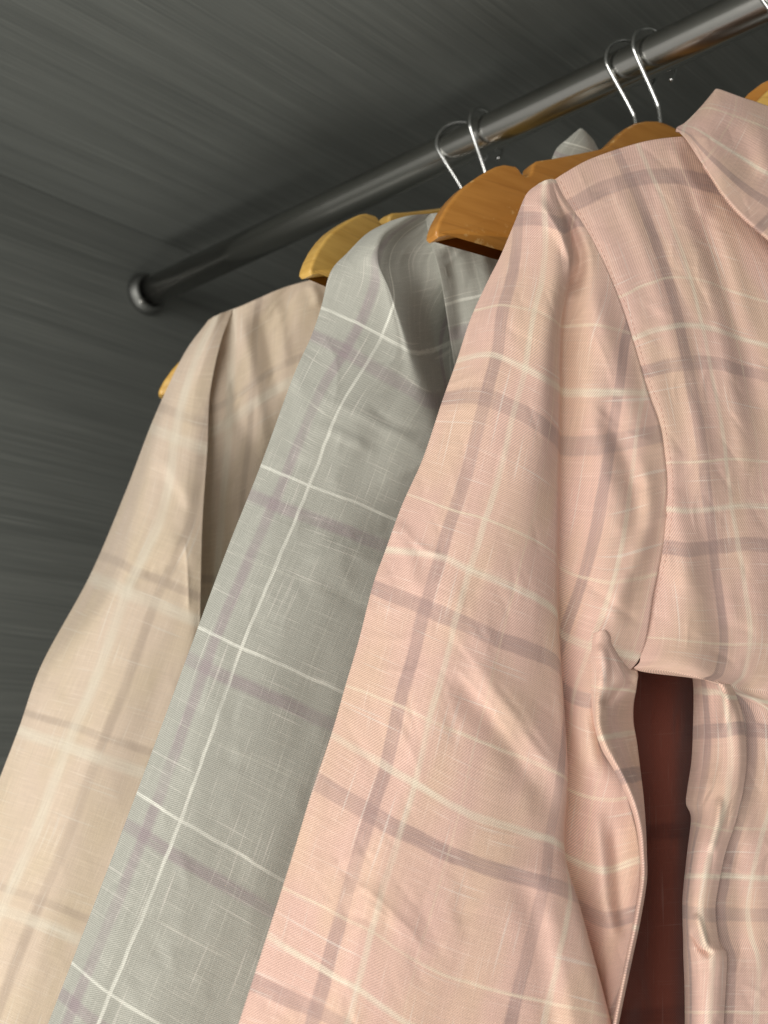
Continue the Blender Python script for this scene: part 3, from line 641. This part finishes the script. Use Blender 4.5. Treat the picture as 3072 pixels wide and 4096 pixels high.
# collar
rows = [
 [(2862,366),(2876,362),(2960,392),(3072,430),(3220,485),(3380,545)],
 [(2802,436),(2845,432),(2945,462),(3068,508),(3220,570),(3380,640)],
 [(2745,493),(2800,500),(2900,545),(3050,625),(3220,710),(3380,790)],
 [(2708,516),(2762,540),(2850,625),(3000,745),(3200,860),(3380,960)],
 [(2712,524),(2748,562),(2815,665),(2925,822),(3085,968),(3380,1190)]]
offs = [[.016,.010,.006,.006,.010,.016]] + [[.010,.000,-.006,-.006,-.002,.004]] + [[.008,-.006,-.014,-.014,-.010,-.004]] + [[.006,-.008,-.018,-.019,-.015,-.008]] + [[.004,-.008,-.017,-.021,-.018,-.010]]
rows = [r + [(r[5][0] + 190, r[5][1] + 110)] for r in rows]; offs = [o + [o[-1] + .010] for o in offs]
cr_c = [([(2800,520),(2850,640),(2920,760)], .002, 40, 'ridge'), ([(2900,480),(2970,620),(3020,760)], -.003, 50, 'ridge'), ([(3010,470),(3050,600),(3080,720)], .003, 40, 'ridge')]
collar = cloth('collar', PL_P, net_of(rows, offs), [-1.45,-1.28,-1.1,-.85,-.55], 2, P_PINK, FAB_PINK, pink, cr_c, back=False, seed=35, amp=.0008, solid=.0022, uoff=.03)
# stitches along the armhole seam, the underarm seam and the collar edge
def stitches(name, pl, line, lift, step, parent, mat, side):
    L = []
    for (a, b) in zip(line[:-1], line[1:]):
        n = max(1, int(math.dist(a, b) / 4))
        L += [(a[0] + (b[0] - a[0]) * i / n, a[1] + (b[1] - a[1]) * i / n) for i in range(n)]
    tgt = [parent_o for parent_o in side]
    dg = bpy.context.evaluated_depsgraph_get(); V = []; F = []; acc = 0.0
    pts3 = []
    for (x, y) in L:
        d = Vector(M @ ray(x, y)).normalized(); best = None
        for o in tgt:
            inv = o.matrix_world.inverted()
            ok, loc, nr, _ = o.ray_cast(inv @ Vector(CAM), (inv.to_3x3() @ d).normalized())
            if ok:
                w = o.matrix_world @ loc; t = (w - Vector(CAM)).length
                if best is None or t < best: best = t
        if best is not None: pts3.append(Vector(CAM) + d * (best - lift))
    i = 0
    while i + step < len(pts3):
        a, b = pts3[i], pts3[i + step - 1]
        if (b - a).length < 0.012:
            m = (a + b) / 2 - (a + b - 2 * Vector(CAM)).normalized() * 0.0002
            t = (b - a).normalized(); vw = (a - Vector(CAM)).normalized(); q = t.cross(vw).normalized() * 0.00016; w = vw * 0.00012
            n0 = len(V)
            for p in (a, m, b):
                V += [p + q, p - w, p - q, p + w]
            for k_ in range(2):
                for j in range(4): F.append((n0 + k_ * 4 + j, n0 + k_ * 4 + (j + 1) % 4, n0 + (k_ + 1) * 4 + (j + 1) % 4, n0 + (k_ + 1) * 4 + j))
        i += step + 2
    if V: return finish(name, V, F, mat, parent)
STITCH = fabric('pink_stitch_thread', srgb(204, 164, 148), 1.0, [], translucent=0)
bpy.context.view_layer.update()
stitches('stitching', PL_P, [(2240,724),(2276,781),(2335,878),(2406,1001),(2470,1149),(2516,1246),(2554,1375),(2600,1537),(2645,1634),(2671,1763),(2690,1892),(2692,1989),(2688,2060),(2664,2229),(2634,2350),(2612,2430)], 0.0001, 4, pink, STITCH, [body])
stitches('stitching', PL_P, [(2760,585),(2826,690),(2936,842),(3090,982),(3200,1075)], 0.0013, 4, pink, STITCH, [collar])
# loose thread
th = [(2962,2860,.0), (2975,2866,-.004), (2990,2880,-.005), (3003,2900,-.005), (3008,2925,-.004), (3004,2950,-.002)]
pts = []
for x, y, o_ in th:
    z_, D_ = plane_depth(PL_P, np.array([float(x)]), np.array([float(y)])); pts.append(CAM + D_[0] * (z_[0] + o_ - .004))
THREAD = fabric('pink_thread', srgb(236, 206, 190), 1.0, [], translucent=0)
tube('thread', pts, 0.00022, THREAD, pink, n=6)

# ================================================================ cloth seen through the gap
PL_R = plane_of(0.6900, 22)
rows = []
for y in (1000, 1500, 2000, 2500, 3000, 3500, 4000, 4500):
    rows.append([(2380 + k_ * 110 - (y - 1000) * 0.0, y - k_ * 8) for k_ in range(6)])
gap_cloth = cloth('hanging_cloth', PL_R, net_of(rows, [.0, -.004, .003, -.003, .004, 0]), [(y - 1000) / 735 for y in (1000, 1500, 2000, 2500, 3000, 3500, 4000, 4500)], 2, P_GAP, FAB_PAINTED_SHADE, None, (), thick=.02, seed=41, amp=.0015)
tag(gap_cloth, 'dark rust-red cloth in the shade of the gap between the pink sleeve and shirt body', 'cloth')
